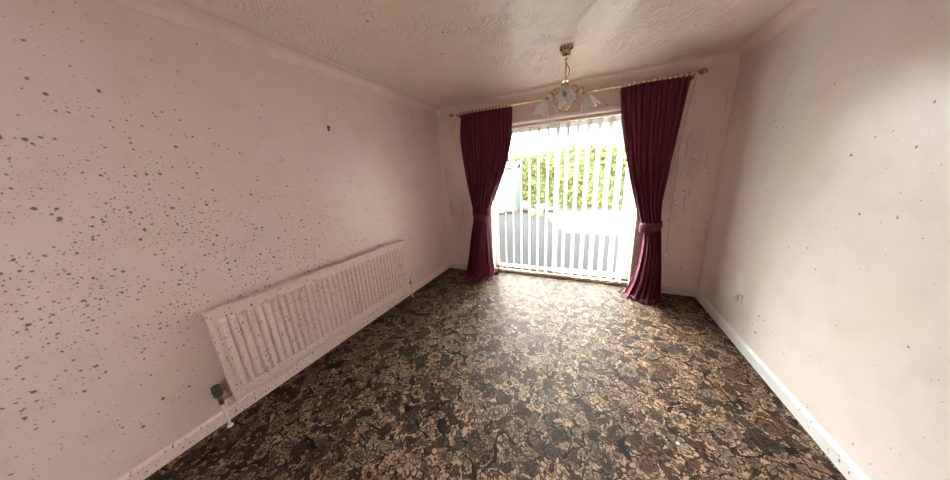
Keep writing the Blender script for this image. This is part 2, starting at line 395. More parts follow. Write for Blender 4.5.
# ------------------------------------------------------------------ mesh helpers
class MB:
    def __init__(s): s.v, s.f = [], []
    def box(s, a, b):
        n = len(s.v); (x0, y0, z0), (x1, y1, z1) = a, b
        s.v += [(x0, y0, z0), (x1, y0, z0), (x1, y1, z0), (x0, y1, z0), (x0, y0, z1), (x1, y0, z1), (x1, y1, z1), (x0, y1, z1)]
        s.f += [tuple(n + i for i in q) for q in ((0, 3, 2, 1), (4, 5, 6, 7), (0, 1, 5, 4), (1, 2, 6, 5), (2, 3, 7, 6), (3, 0, 4, 7))]
        return s
    def grid(s, rows, closed=False, cap=False):
        n = len(s.v); m = len(rows[0]); R = len(rows)
        for r in rows: s.v += [tuple(p) for p in r]
        for i in range(R - 1):
            for j in range(m if closed else m - 1):
                k = (j + 1) % m
                s.f.append((n + i * m + j, n + i * m + k, n + (i + 1) * m + k, n + (i + 1) * m + j))
        if cap:
            s.f.append(tuple(n + j for j in reversed(range(m)))); s.f.append(tuple(n + (R - 1) * m + j for j in range(m)))
        return s
    def tube(s, pts, r, seg=8, cap=True):
        pts = [Vector(p) for p in pts]; rs = r if isinstance(r, (list, tuple)) else [r] * len(pts)
        t0 = (pts[1] - pts[0]).normalized(); up = Vector((0, 0, 1)) if abs(t0.z) < .9 else Vector((1, 0, 0))
        nx = t0.cross(up).normalized(); rows = []
        for i, p in enumerate(pts):
            t = (pts[min(i + 1, len(pts) - 1)] - pts[max(i - 1, 0)]).normalized()
            nx = (nx - t * nx.dot(t)).normalized(); ny = t.cross(nx)
            rows.append([p + (nx * math.cos(a) + ny * math.sin(a)) * rs[i] for a in (2 * PI * k / seg for k in range(seg))])
        return s.grid(rows, True, cap)
    def lathe(s, prof, c=(0, 0, 0), seg=20, axis='z', cap=True):
        rows = []
        for r, h in prof:
            row = []
            for k in range(seg):
                a = 2 * PI * k / seg; x, y = r * math.cos(a), r * math.sin(a)
                q = {'z': (x, y, h), 'x': (h, x, y), 'y': (y, h, x)}[axis]
                row.append((c[0] + q[0], c[1] + q[1], c[2] + q[2]))
            rows.append(row)
        return s.grid(rows, True, cap)
    def prism(s, prof, axis, a, b):
        def P(u, w, t): return {'x': (t, u, w), 'y': (u, t, w), 'z': (u, w, t)}[axis]
        return s.grid([[P(u, w, a) for u, w in prof], [P(u, w, b) for u, w in prof]], True, True)
    def obj(s, name, mat, parent=None, smooth=False, bevel=0.0):
        me = bpy.data.meshes.new(name); me.from_pydata(s.v, [], s.f); me.validate(); me.update()
        import bmesh
        bm = bmesh.new(); bm.from_mesh(me); bmesh.ops.recalc_face_normals(bm, faces=bm.faces); bm.to_mesh(me); bm.free()
        me.materials.append(MT[mat] if isinstance(mat, str) else mat)
        if smooth:
            for p in me.polygons: p.use_smooth = True
            if smooth == 'auto': me.set_sharp_from_angle(angle=math.radians(40))
        o = bpy.data.objects.new(name, me); COL.objects.link(o)
        if bevel:
            b = o.modifiers.new('bevel', 'BEVEL'); b.width = bevel; b.segments = 2; b.limit_method = 'ANGLE'
        if parent: o.parent = parent
        return o
def tag(o, label, cat=None, group=None, kind=None):
    o['label'] = label
    if cat: o['category'] = cat
    if group: o['group'] = group
    if kind: o['kind'] = kind
    return o
def struct(o, label=None):
    o['kind'] = 'structure'
    if label: o['label'] = label
    return o
def thing(name, label, cat, loc=(0, 0, 0), group=None):
    o = bpy.data.objects.new(name, None); COL.objects.link(o); o.location = loc; o.empty_display_size = .1
    return tag(o, label, cat, group)
def at(o, parent):
    """parent keeping world place (parents here are only translated)"""
    o.parent = parent; o.location = Vector(o.location) - Vector(parent.location); return o
def lerp_tab(tab, t):
    tab = sorted(tab)
    if t <= tab[0][0]: return tab[0][1]
    for (a, va), (b, vb) in zip(tab, tab[1:]):
        if t <= b: return va + (vb - va) * (t - a) / (b - a)
    return tab[-1][1]
def smooth_tab(tab, t, h=.05): return sum(lerp_tab(tab, t + d * h) for d in (-1, -.5, 0, .5, 1)) / 5

# ------------------------------------------------------------------ room shell
FY0, FY1, FZ0, FZ1 = -6.35, -5.6, 1.25, 2.0     # added fill-light window, unseen behind the viewer
OX0, OX1, OZ = 0.78, 2.57, 2.078         # patio door opening
T = 0.28
struct(MB().box((0, YF, -.10), (W, 0, 0)).box((OX0, 0, -.10), (OX1, .09, 0)).obj('floor', 'carpet'), 'floor covered in brown and beige floral carpet')
struct(MB().box((-T, YF - T, H), (W + T, T, H + .15)).obj('ceiling', 'ceiling'), 'cream swirled plaster ceiling')
struct(MB().box((-T, YF - T, -.15), (0, T, H)).obj('wall_left', 'wall_left'), 'pinkish wall speckled with dark mould')
struct(MB().box((W, FY1, -.15), (W + T, T, H)).box((W, YF - T, -.15), (W + T, FY0, H)).box((W, FY0, -.15), (W + T, FY1, FZ0)).box((W, FY0, FZ1), (W + T, FY1, H)).obj('wall_right', 'wall_right'), 'pale pinkish wall, mostly clean')
struct(MB().box((0, YF - T, -.15), (W, YF, H)).obj('wall_front', 'wall_front'), 'plain pinkish wall facing the patio door')
struct(MB().box((0, 0, -.15), (OX0, T, H)).box((OX1, 0, -.15), (W, T, H)).box((OX0, 0, OZ), (OX1, T, H)).obj('wall_back', 'wall_back'),
       'pinkish wall around the patio door with dark drip stains')
# rounded white plaster edge of the opening
struct(MB().box((OX0 - .022, -.004, 0), (OX0 + .004, .012, OZ)).box((OX1 - .004, -.004, 0), (OX1 + .022, .012, OZ)).box((OX0 - .022, -.004, OZ - .004), (OX1 + .022, .012, OZ + .022))
       .obj('trim_5', 'bead', bevel=.004), 'white painted edge around the patio door opening')
def cove():
    c, q = .088, []
    q += [(0, 0), (0, c + .004), (.003, c + .004), (.004, c - .008)]
    R_ = c - .012
    for k in range(9):
        a = PI / 2 * k / 8
        q.append((c - .004 - R_ * math.cos(a), c - .004 - R_ * math.sin(a)))
    q += [(c - .008, .004), (c + .004, .003), (c + .004, 0)]
    return q
cv = cove()
struct(MB().prism([(a, H - b) for a, b in cv], 'y', YF, 0).obj('trim_1', 'coving'), 'coving above the speckled wall')
struct(MB().prism([(W - a, H - b) for a, b in cv], 'y', YF, 0).obj('trim_2', 'coving'), 'coving above the clean wall')
struct(MB().prism([(-a, H - b) for a, b in cv], 'x', 0, W).obj('trim_3', 'coving'), 'coving above the patio door')
struct(MB().prism([(YF + a, H - b) for a, b in cv], 'x', 0, W).obj('trim_4', 'coving'), 'coving behind the viewer')
def skirt_prof(h=.085, t=.016): return [(0, 0), (t, 0), (t, h - .016), (t - .006, h - .005), (t - .011, h), (0, h)]
sp = skirt_prof()
struct(MB().prism(sp, 'y', YF, 0).obj('baseboard_left', 'skirt'), 'mould speckled skirting board under the radiator')
struct(MB().prism([(W - a, b) for a, b in sp], 'y', YF, 0).obj('baseboard_right', 'skirt_clean'), 'white painted skirting board')
struct(MB().prism([(-a, b) for a, b in sp], 'x', 0, OX0 - .022).prism([(-a, b) for a, b in sp], 'x', OX1 + .022, W).obj('baseboard_back', 'skirt_clean'), 'skirting board beside the patio door')
struct(MB().prism([(YF + a, b) for a, b in sp], 'x', 0, W).obj('baseboard_front', 'skirt_clean'), 'skirting board behind the viewer')

# upper storey of the house over this room (keeps the sky from the ceiling slab's top and shades the patio)
struct(MB().box((-T, YF - T, H + .15), (W + T, T, H + 2.7)).obj('wall_upper', 'render'), 'rendered upper storey above the room')

# unseen brick block added beside the patio to keep sky light off the slats
struct(MB().box((-3.4, T, -.15), (-.62, 3.4, 3.1)).obj('sky_blocker', 'brick'), 'unseen brick block added beside the patio to cut sky light')

# ------------------------------------------------------------------ patio door
dr = bpy.data.objects.new('door_1', None); COL.objects.link(dr); dr.location = (OX0, .15, 0); struct(dr, 'white sliding patio door with two tall glass panes')
def frame_rect(mb, x0, x1, z0, z1, y0, y1, wl, wr, wb, wt):
    mb.box((x0, y0, z0), (x0 + wl, y1, z1)).box((x1 - wr, y0, z0), (x1, y1, z1)).box((x0 + wl, y0, z0), (x1 - wr, y1, z0 + wb)).box((x0 + wl, y0, z1 - wt), (x1 - wr, y1, z1)); return mb
at(frame_rect(MB(), OX0, OX1, .0, OZ, .14, .24, .022, .022, .05, .04).obj('outer_frame', 'pinkplastic', bevel=.003), dr)
XM = 1.655
def sash(x0, x1, y0, y1, wl, wr):
    s = at(frame_rect(MB(), x0, x1, .052, OZ - .042, y0, y1, wl, wr, .045, .06).obj('sliding_panel', 'upvc', bevel=.003), dr)
    g = MB().box((x0 + wl - .004, (y0 + y1) / 2 - .003, .09), (x1 - wr + .004, (y0 + y1) / 2 + .003, OZ - .10)).obj('pane', 'glass')
    g.parent = s; g.location = -Vector(dr.location) - Vector(s.location)
    return s
sash(OX0 + .023, XM + .03, .150, .185, .020, .045)
s2 = sash(XM - .03, OX1 - .023, .192, .227, .045, .045)
h = MB().tube([(XM + .012, .150, .95), (XM + .012, .128, .96), (XM + .012, .128, 1.10), (XM + .012, .150, 1.11)], .007, 8).obj('handle', 'grey', smooth='auto'); at(h, dr)
at(MB().box((OX0, .118, 0), (OX1, .14, .066)).obj('brown_rail', 'brown'), dr)
at(MB().box((OX0, .06, 0), (OX1, .118, .050)).obj('threshold', 'cream', bevel=.006), dr)

# window added in the clean wall, unseen behind the viewer, to brighten the room
wn = bpy.data.objects.new('fill_window', None); COL.objects.link(wn); wn.location = (W, FY0, FZ0); struct(wn, 'unseen side window added behind the viewer for fill light')
xa, xb = W + .13, W + .20
at(MB().box((xa, FY0, FZ0), (xb, FY0 + .05, FZ1)).box((xa, FY1 - .05, FZ0), (xb, FY1, FZ1)).box((xa, FY0 + .05, FZ0), (xb, FY1 - .05, FZ0 + .05)).box((xa, FY0 + .05, FZ1 - .05), (xb, FY1 - .05, FZ1)).obj('window_frame', 'upvc', bevel=.003), wn)
at(MB().box((xa + .032, FY0 + .045, FZ0 + .045), (xa + .038, FY1 - .045, FZ1 - .045)).obj('pane', 'glass'), wn)
at(MB().box((W - .05, FY0 - .04, FZ0 - .025), (xa, FY1 + .04, FZ0)).obj('window_sill', 'upvc', bevel=.004), wn)
# ------------------------------------------------------------------ garden
struct(MB().box((-12, YF - 18, -.32), (14, .24, -.30)).obj('front_garden', 'drive'), 'front garden paving')
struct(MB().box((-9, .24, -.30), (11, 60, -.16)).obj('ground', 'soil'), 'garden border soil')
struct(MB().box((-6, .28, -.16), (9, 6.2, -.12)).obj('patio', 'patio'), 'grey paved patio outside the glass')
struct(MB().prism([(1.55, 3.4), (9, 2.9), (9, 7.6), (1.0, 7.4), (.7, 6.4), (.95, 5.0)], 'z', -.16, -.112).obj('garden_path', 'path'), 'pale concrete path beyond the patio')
struct(MB().box((.55, .285, -.16), (2.8, .60, -.055)).obj('bounce_slab', 'bounce_white', bevel=.01), 'unseen white slab added outside the patio door to bounce light upward')  # added slab, hidden below the door rail, bounces sky light onto the ceiling
def hedge_top(x): return 2.42 + .09 * math.sin(x * 1.3) + .02 * x
def blob_leaves(mb, n, pick, size):
    for _ in range(n):
        p = Vector(pick()); a = Vector((random.gauss(0, 1), random.gauss(0, 1), random.gauss(0, 1))).normalized()
        b = a.cross(Vector((random.gauss(0, 1), random.gauss(0, 1), random.gauss(0, 1)))).normalized(); s_ = size * random.uniform(.6, 1.3)
        k = len(mb.v); mb.v += [tuple(p - a * s_), tuple(p + b * s_ * .45 + a * s_ * .1), tuple(p + a * s_), tuple(p - b * s_ * .45 + a * s_ * .1)]
        mb.f.append((k, k + 1, k + 2, k + 3))
    return mb
hg = thing('hedge', 'tall lime green clipped hedge at the end of the garden', 'hedge', (1.5, 9.9, -.16))
def hpick():
    x = random.uniform(-7, 10); z = random.uniform(-.1, 1) ** 1 * hedge_top(x)
    if random.random() < .25: return (x, random.uniform(9.3, 10.3), hedge_top(x) + random.uniform(-.12, .10))
    return (x, 9.35 + random.gauss(0, .09) + .12 * math.sin(x * 2.1 + z * 2), max(-.15, z))
at(blob_leaves(MB(), 15000, hpick, .10).obj('foliage', 'hedge'), hg)
rows = []
for i in range(60):
    x = -7 + 17 * i / 59; t = hedge_top(x)
    rows.append([(x, 9.5, -.16), (x, 9.47, t * .5), (x, 9.5, t - .1), (x, 9.8, t), (x, 10.2, t - .1), (x, 10.25, -.16)])
at(MB().grid(rows, True, True).obj('inner_growth', 'hedge_core'), hg)
# shed
sd = thing('garden_shed', 'teal painted wooden shed in front of the hedge', 'shed', (-1.55, 8.1, -.16))
for i in range(10):
    x = -2.35 + i * .145
    at(MB().box((x, 7.58, -.16), (x + .138, 7.60, 1.74)).obj('board', 'shed'), sd)
for i in range(7):
    y = 7.62 + i * .145
    at(MB().box((-.91, y, -.16), (-.89, y + .138, 1.74)).obj('board', 'shed'), sd)
at(MB().box((-2.36, 7.60, -.16), (-.91, 8.65, 1.73)).obj('shed_core', 'shedroof'), sd)
at(MB().prism([(7.45, 1.74), (8.12, 1.98), (8.78, 1.74), (8.78, 1.78), (8.12, 2.02), (7.45, 1.78)], 'x', -2.45, -.82).obj('roof', 'shedroof'), sd)
# bare trees
def tree(label, base, hgt, seed):
    rnd = random.Random(seed); t = thing('bare_tree', label, 'tree', base, 'leafless trees behind the hedge'); mb = MB(); tw = MB()
    def grow(m_, p, d, L, r, depth):
        pts = [p]; q = p.copy()
        for _ in range(4):
            d = (d + Vector((rnd.gauss(0, .16), rnd.gauss(0, .16), .05))).normalized(); q = q + d * L / 4; pts.append(q.copy())
        m_.tube(pts, [r * (1 - .13 * i) for i in range(5)], 5)
        if depth == 0: return
        for _ in range(3 if depth > 1 else 4):
            k = rnd.choice((2, 3, 4, 4)); dd = (d + Vector((rnd.gauss(0, .6), rnd.gauss(0, .6), rnd.gauss(.1, .3)))).normalized()
            grow(tw, pts[k], dd, L * rnd.uniform(.6, .8), r * .55, depth - 1)
    grow(mb, Vector((0, 0, 0)), Vector((0, 0, 1)), hgt * .42, .09, 4)
    mb.obj('trunk', 'bark', t, smooth=True); tw.obj('branches', 'bark', t, smooth=True)
tree('bare leafless tree rising behind the hedge beyond the teal shed', (-1.7, 12, -.16), 5.4, 3)
tree('bare leafless tree behind the middle of the hedge', (.75, 12.4, -.16), 5.0, 11)
# stones, pot, shrub
def stone(label, c, s, seed):
    rnd = random.Random(seed); rows = []
    for i in range(1, 8):
        a = -PI / 2 + PI * i / 8
        rows.append([(c[0] + s[0] * math.cos(a) * math.cos(b) * rnd.uniform(.85, 1.12), c[1] + s[1] * math.cos(a) * math.sin(b) * rnd.uniform(.85, 1.12), c[2] + s[2] * (1 + math.sin(a)) * rnd.uniform(.93, 1.05)) for b in (2 * PI * k / 10 for k in range(10))])
    o = MB().grid(rows, True, True).obj('garden_stone', 'stone', smooth=True)
    return tag(o, label, 'stone', 'pale rockery stones')
for i, (lb, c, s) in enumerate((
    ('broad pale rockery stone at the shed corner', (-1.0, 6.9, -.17), (.34, .25, .16)),
    ('tallest pale rockery stone in front of the shed', (-.38, 7.3, -.17), (.24, .20, .24)),
    ('small pale stone between the tallest stone and the clay pot', (-.02, 6.8, -.17), (.17, .16, .12)),
    ('flat pale stone on the bed behind the small green shrub', (.62, 7.6, -.17), (.40, .24, .10)),
    ('pale stone nearest the patio at the left of the bed', (-1.35, 6.45, -.17), (.25, .2, .13)))): stone(lb, c, s, i + 20)
pt = thing('plant_pot', 'pale clay pot standing among the rockery stones', 'pot', (.22, 7.2, -.165))
MB().lathe([(.09, 0), (.15, .04), (.19, .26), (.21, .28), (.21, .33), (.18, .33), (.17, .27), (.02, .26)], seg=18).obj('pot_body', 'terracotta', pt, smooth='auto')
MB().lathe([(.17, .27), (.10, .30), (.01, .31)], seg=14).obj('pot_soil', 'soil', pt)
sh = thing('garden_shrub', 'small bright green shrub at the patio edge', 'shrub', (.36, 5.6, -.125))
blob_leaves(MB(), 260, lambda: (random.gauss(0, .09), random.gauss(0, .09), .12 + abs(random.gauss(0, .08))), .04).obj('foliage', 'shrub', sh)
MB().tube([(0, 0, 0), (.01, 0, .08), (.0, .01, .18)], [.012, .009, .005], 6).obj('stem', 'bark', sh)

# ------------------------------------------------------------------ vertical blind
vb = thing('vertical_blind', 'cream vertical blind with open slats across the patio door', 'blind', (1.675, .065, 0))
at(MB().box((OX0 + .012, .045, 2.028), (OX1 - .012, .088, 2.062)).obj('headrail', 'railcream', bevel=.004), vb)
VW, VA = .127, math.radians(24)
dx, dy = -math.sin(VA), math.cos(VA)
rows = []
me0 = None
def vane_mesh():
    mb = MB(); rows = []
    for k in range(7):
        t = (k / 6 - .5) * VW; bow = .004 * (1 - (2 * k / 6 - 1) ** 2)
        rows.append([(t * dx + bow * dy, t * dy - bow * dx, z) for z in (0.048, .085, .6, 1.2, 1.7, 1.98, 2.012)])
    back = [[(x + .0012 * dy, y - .0012 * dx, z) for x, y, z in r] for r in rows]
    mb.grid(rows); mb.grid(list(reversed(back)))
    # weight pocket at the hem
    mb.box((-.001, -.0, .05), (.001, .001, .051))
    return mb
vm = None
for k in range(-2, 13):
    x = 1.097 + .1142 * k
    if k == 12: x -= .012
    if vm is None: o = vane_mesh().obj('vane', 'vane', smooth='auto'); vm = o.data
    else: o = bpy.data.objects.new('vane', vm); COL.objects.link(o)
    o.parent = vb; o.location = (x - 1.675, 0, 0); o.rotation_euler = (0, 0, math.radians(random.uniform(-1.5, 1.5)))
    hk = MB().box((x - .006, .060, 2.006), (x + .006, .070, 2.030)).obj('hanger', 'upvc'); hk.parent = o; hk.location = (-x, -.065, 0)
MBw = MB()
for k in range(-2, 12):
    x0 = 1.097 + .1142 * k; cx, cy = -dx * VW * .5, .065 - dy * VW * .5
    MBw.tube([(x0 + dx * -.06, .065 - dy * .06, .056), (x0 + .057 + dx * -.06, .065 - dy * .06, .046), (x0 + .1142 + dx * -.06, .065 - dy * .06, .056)], .0016, 5)
at(MBw.obj('bottom_chain', 'white'), vb)

# ------------------------------------------------------------------ curtain pole
PZ, PY = 2.268, -.095
cp = thing('curtain_pole', 'twisted cream and gold curtain pole above the patio door', 'curtain pole', (W / 2, PY, PZ))
X0, X1 = .325, 2.905
rows = []; n = 420
for i in range(n + 1):
    x = X0 + (X1 - X0) * i / n; tw = x * 2 * PI / .075
    rows.append([(x, PY + r * math.cos(a), PZ + r * math.sin(a)) for a, r in ((2 * PI * k / 12, .0125 * (1 + .28 * math.cos(3 * (2 * PI * k / 12) - tw))) for k in range(12))])
at(MB().grid(rows, True, True).obj('rod', 'gold', smooth=True), cp)
for sx, xe in ((-1, X0), (1, X1)):
    pr = [(.013, 0), (.019, .004), (.013, .010), (.022, .020), (.027, .032), (.024, .046), (.014, .056), (.018, .061), (.010, .068), (.001, .070)]
    at(MB().lathe([(r, sx * h_) for r, h_ in pr], (xe, PY, PZ), 16, 'x').obj('finial', 'brass', smooth='auto'), cp)
for xb in (.375, 1.70, 2.882):
    at(MB().lathe([(.028, 0), (.028, -.006), (.012, -.012), (.009, -.02), (.009, -.075), (.009, -.08)], (xb, 0, PZ - .012), 14, 'y').box((xb - .006, -.115, PZ - .022), (xb + .006, -.07, PZ - .012)).obj('bracket', 'brass', smooth='auto'), cp)
rm = None
for xa, xb, nr in ((.44, 1.12, 16), (2.30, 2.84, 14)):
    for i in range(nr):
        x = xa + (xb - xa) * i / (nr - 1)
        if rm is None:
            rw = []
            for k in range(15):
                a = 2 * PI * k / 14; c_, s_ = math.cos(a), math.sin(a)
                rw.append([(.0045 * math.sin(b), (.0188 + .0024 * math.cos(b)) * c_, (.0188 + .0024 * math.cos(b)) * s_) for b in (2 * PI * j / 6 for j in range(6))])
            o = MB().grid(rw, True).obj('ring', 'brass', smooth=True); rm = o.data
        else: o = bpy.data.objects.new('ring', rm); COL.objects.link(o)
        o.parent = cp; o.location = (x - W / 2, 0, -.0012)

# ------------------------------------------------------------------ curtains
def curtain(label, L, R, ytab, n, seed, tie, inner, puddle):
    """L, R: (z, x) outlines; tie: (z at outer side, z at inner side); inner: +1 when the window is on +x"""
    rnd = random.Random(seed); t = thing('curtain', label, 'curtain', ((L[0][1] + R[0][1]) / 2, -.13, 0), 'burgundy velvet curtains')
    ph = [rnd.uniform(-.5, .5) for _ in range(n + 2)]; am = [rnd.uniform(.6, 1.25) for _ in range(n + 2)]
    NU = n * 10; zs = [2.245, 2.235, 2.215, 2.19] + [2.15 - 2.10 * i / 70 for i in range(71)] + [.035, .022, .013]
    zt = sum(tie) / 2; rows = []
    def prof(u, z, n=n):
        k = u * n; i = int(k); f = k - i
        a = am[i] + (am[i + 1] - am[i]) * f; p_ = ph[i] + (ph[i + 1] - ph[i]) * f
        return a * math.sin(2 * PI * k + p_ * 1.6)
    for z in zs:
        l, r = smooth_tab(L, z), smooth_tab(R, z); yc = smooth_tab(ytab, z, .1)
        dt = abs(z - zt); g = math.exp(-(dt / .16) ** 2)
        A = .010 + .020 * min(1, max(0, (2.25 - z) / .25)); A = A * (1 - .35 * g)
        bul = .03 + .045 * g + (.075 * min(1, (zt - z) / .25) if z < zt else 0)
        lowm = max(0, min(1, (1.95 - z) / .7)); nl = n * .55
        A *= 1 + .45 * lowm
        if z < .3: A += .018 * (1 - z / .3)
        row = []
        for j in range(NU + 1):
            u = j / NU; e = math.sin(PI * u) ** .6 if 0 < u < 1 else 0
            w = prof(u, z) * (1 - lowm) + prof(u, z, nl) * lowm; x = l + (r - l) * (u + .012 * math.cos(2 * PI * u * n) * (1 - g))
            y = yc - bul * e + A * w + (1 - e) * .01
            y += .010 * math.sin(7 * u + 3 * z + seed) * (1 - g)
            zz = z
            if z < .12: y -= (1 - z / .12) ** 1.5 * puddle * (.4 + .6 * abs(math.sin(4.5 * u + seed))); zz = max(.010 + .006 * (1 + w), z)
            row.append((x, min(y, -.030), zz))
        rows.append(row)
    for q in range(1, 5):                                    # hem lying on the carpet
        row = []
        for j, (x, y, z) in enumerate(rows[-1]):
            u = j / NU; wv = math.sin(2 * PI * u * 4.3 + seed)
            row.append((x + (u - .5) * .012, y - puddle * .16, .012 + .012 * (1 + wv) * (1 if q < 4 else .3)))
        rows.append(row)
    c = at(MB().grid(rows).obj('drape', 'velvet', smooth=True), t)
    so = c.modifiers.new('thickness', 'SOLIDIFY'); so.thickness = .004; so.offset = 0
    # header tape
    hd = []
    for zz in (2.246, 2.19):
        hd.append([(x, y + .006, zz) for x, y, _ in rows[2][::2]])
    h_ = at(MB().grid(hd).obj('header_tape', 'velvet', smooth=True), t); h_.modifiers.new('thickness', 'SOLIDIFY').thickness = .003
    # tieback band
    l, r = lerp_tab(L, zt), lerp_tab(R, zt); cx, rx = (l + r) / 2, (r - l) / 2 + .003; yc = lerp_tab(ytab, zt)
    bw = .115; br = []
    for k in range(41):
        a = 2 * PI * k / 40; x = cx + rx * math.cos(a); y = yc - .010 - .100 * math.sin(a) if math.sin(a) > 0 else yc - .010 - .07 * math.sin(a)
        fr = (math.cos(a) * inner + 1) / 2; z = tie[0] + (tie[1] - tie[0]) * fr
        rr = []
        for v in range(6):
            s_ = v / 5 - .5; o_ = .006 * (1 - (2 * s_) ** 2)
            rr.append((x + o_ * math.cos(a), min(y - o_ * math.sin(a), -.012), z + s_ * bw * (.75 + .25 * fr)))
        br.append(rr)
    b = at(MB().grid(br).obj('tieback', 'velvet', smooth=True), t); so = b.modifiers.new('thickness', 'SOLIDIFY'); so.thickness = .006
    return t
LL = [(2.26, .428), (1.94, .403), (1.61, .441), (1.27, .496), (.94, .566), (.81, .560), (.54, .514), (.25, .463), (0, .400)]
LR = [(2.26, 1.136), (1.86, 1.130), (1.61, 1.062), (1.38, .961), (1.12, .852), (.90, .775), (.81, .781), (.55, .801), (.28, .822), (0, .855)]
RL = [(2.26, 2.281), (1.94, 2.314), (1.63, 2.376), (1.32, 2.45), (1.03, 2.532), (.84, 2.585), (.72, 2.620), (.54, 2.612), (.36, 2.596), (.17, 2.565), (.06, 2.52), (0, 2.485)]
RR = [(2.26, 2.857), (2.04, 2.836), (1.78, 2.816), (1.5, 2.794), (1.31, 2.784), (1.1, 2.766), (.89, 2.773), (.73, 2.791), (.56, 2.806), (.33, 2.836), (0, 2.868)]
yt = [(2.3, -.095), (1.9, -.12), (.9, -.12), (.4, -.14), (0, -.15)]
curtain('burgundy velvet curtain tied back on the left of the patio door', LL, LR, yt, 15, 3, (.95, .85), 1, .085)
curtain('burgundy velvet curtain tied back on the right of the patio door', RL, RR, yt, 13, 8, (.84, .80), -1, .05)
# cord beside the right curtain
cdm = thing('pull_cord', 'thin cord with a small pale toggle hanging beside the right curtain', 'cord', (2.875, -.05, .46))
at(MB().tube([(2.905, -.075, 2.23), (2.872, -.055, 1.9), (2.858, -.05, 1.6), (2.866, -.05, 1.1), (2.878, -.05, .50)], .0022, 6).obj('cord', 'cordmat', smooth=True), cdm)
at(MB().lathe([(.002, .045), (.006, .035), (.009, .012), (.010, 0), (.004, -.004)], (2.878, -.05, .462), 12).obj('toggle', 'white', smooth='auto'), cdm)

# ------------------------------------------------------------------ chandelier
CX, CY = 1.823, -.92
ch = thing('chandelier', 'brass three-arm ceiling light with frosted petal glass shades', 'ceiling light', (CX, CY, H))
def chp(mb, name, mat, parent=ch, smooth='auto'):
    o = mb.obj(name, mat, smooth=smooth); o.parent = parent
    o.location = -Vector(ch.location) if parent is ch else (0, 0, 0); return o
chp(MB().lathe([(.050, H), (.052, H - .012), (.046, H - .020), (.034, H - .028), (.030, H - .055), (.016, H - .066), (.006, H - .070)], (CX, CY, 0), 24), 'ceiling_rose', 'brass')
chp(MB().tube([(CX, CY, H - .06), (CX, CY, 2.15)], .0065, 10).lathe([(.006, H - .075), (.012, H - .08), (.006, H - .086)], (CX, CY, 0), 12), 'stem', 'brass')
chp(MB().tube([(CX + .004, CY, 2.29), (CX + .012, CY - .006, 2.27), (CX + .028, CY - .012, 2.24), (CX + .030, CY - .012, 2.215), (CX + .018, CY - .008, 2.19), (CX + .004, CY, 2.175)], .0028, 6), 'flex', 'brown')
chp(MB().lathe([(.006, 2.168), (.022, 2.164), (.030, 2.156), (.012, 2.148), (.009, 2.12), (.016, 2.10), (.026, 2.08), (.030, 2.05), (.022, 2.02), (.034, 2.005), (.036, 1.995), (.026, 1.975), (.014, 1.962), (.018, 1.952), (.010, 1.940), (.004, 1.930), (.001, 1.926)], (CX, CY, 0), 24), 'hub', 'brass')
def bez(pts, n=24):
    out = []; m_ = len(pts) - 1
    P_ = [Vector(p) for p in pts]
    for i in range(m_):
        p0, p1, p2, p3 = P_[max(i - 1, 0)], P_[i], P_[i + 1], P_[min(i + 2, m_)]
        for k in range(n // m_ + 1):
            t = k / (n // m_ + 1)
            out.append(.5 * ((2 * p1) + (p2 - p0) * t + (2 * p0 - 5 * p1 + 4 * p2 - p3) * t * t + (3 * p1 - p0 - 3 * p2 + p3) * t ** 3))
    out.append(P_[-1]); return out
def petal_shade(mb):
    """fluted tulip glass with pointed petals, axis down -z from the origin"""
    rows = []; seg = 48; NV = 12
    for i in range(NV + 1):
        t = i / NV; row = []
        for k in range(seg):
            a = 2 * PI * k / seg; pet = abs(math.cos(3 * a)) ; tip = (1 - pet) 
            L_ = .145 - .045 * tip * t * t
            r = .016 + .024 * math.sin(min(1, t * 1.6) * PI / 2) + .034 * t ** 2.0 + (.012 * (pet - .5) * t)
            r *= 1 + .05 * math.cos(12 * a) * t
            row.append((r * math.cos(a), r * math.sin(a), -L_ * t))
        rows.append(row)
    return mb.grid(rows, True)
for ia, ang in enumerate((-85, 35, 155)):
    a = math.radians(ang); d = Vector((math.cos(a), math.sin(a), 0))
    def Q(r, z): return Vector((CX, CY, z)) + d * r
    ar = chp(MB().tube(bez([Q(.02, 2.01), Q(.045, 1.985), Q(.08, 2.0), Q(.10, 2.05), Q(.125, 2.10), Q(.155, 2.115), Q(.172, 2.095), Q(.176, 2.075)], 28), .0055, 8), 'arm', 'brass', smooth=True)
    sc = [Q(.085 - .036 * (1 - k / 24) * math.cos(k * .42), 2.100 + .036 * (1 - k / 26) * math.sin(k * .42)) for k in range(20)]
    sc2 = [Q(.030 - .024 * (1 - k / 24) * math.cos(k * .45 + 2.2), 1.965 + .024 * (1 - k / 26) * math.sin(k * .45 + 2.2)) for k in range(16)]
    s2_ = MB().tube(sc2, .0040, 6).obj('lower_scroll', 'brass', smooth=True); s2_.parent = ar
    s_ = MB().tube(sc, .0048, 6).obj('scroll', 'brass', smooth=True); s_.parent = ar
    tilt = Matrix.Rotation(math.radians(-26), 4, Vector((-math.sin(a), math.cos(a), 0)))
    place = Matrix.Translation(Q(.176, 2.082) - Vector(ch.location)) @ tilt
    cpn = MB().lathe([(.008, .012), (.020, .006), (.024, 0), (.026, -.012), (.022, -.014)], seg=16).obj('lamp_cup', 'brass', smooth='auto'); cpn.parent = ch; cpn.matrix_local = place
    hd = MB().lathe([(.004, 0), (.013, -.004), (.013, -.045), (.008, -.048), (.016, -.062), (.017, -.085), (.009, -.10), (.001, -.105)], seg=14).obj('bulb', 'grey', smooth='auto'); hd.parent = ch; hd.matrix_local = place
    so = petal_shade(MB()).obj('glass_shade', 'shade', smooth=True); so.parent = ch; so.matrix_local = place
    so.modifiers.new('thickness', 'SOLIDIFY').thickness = .0025

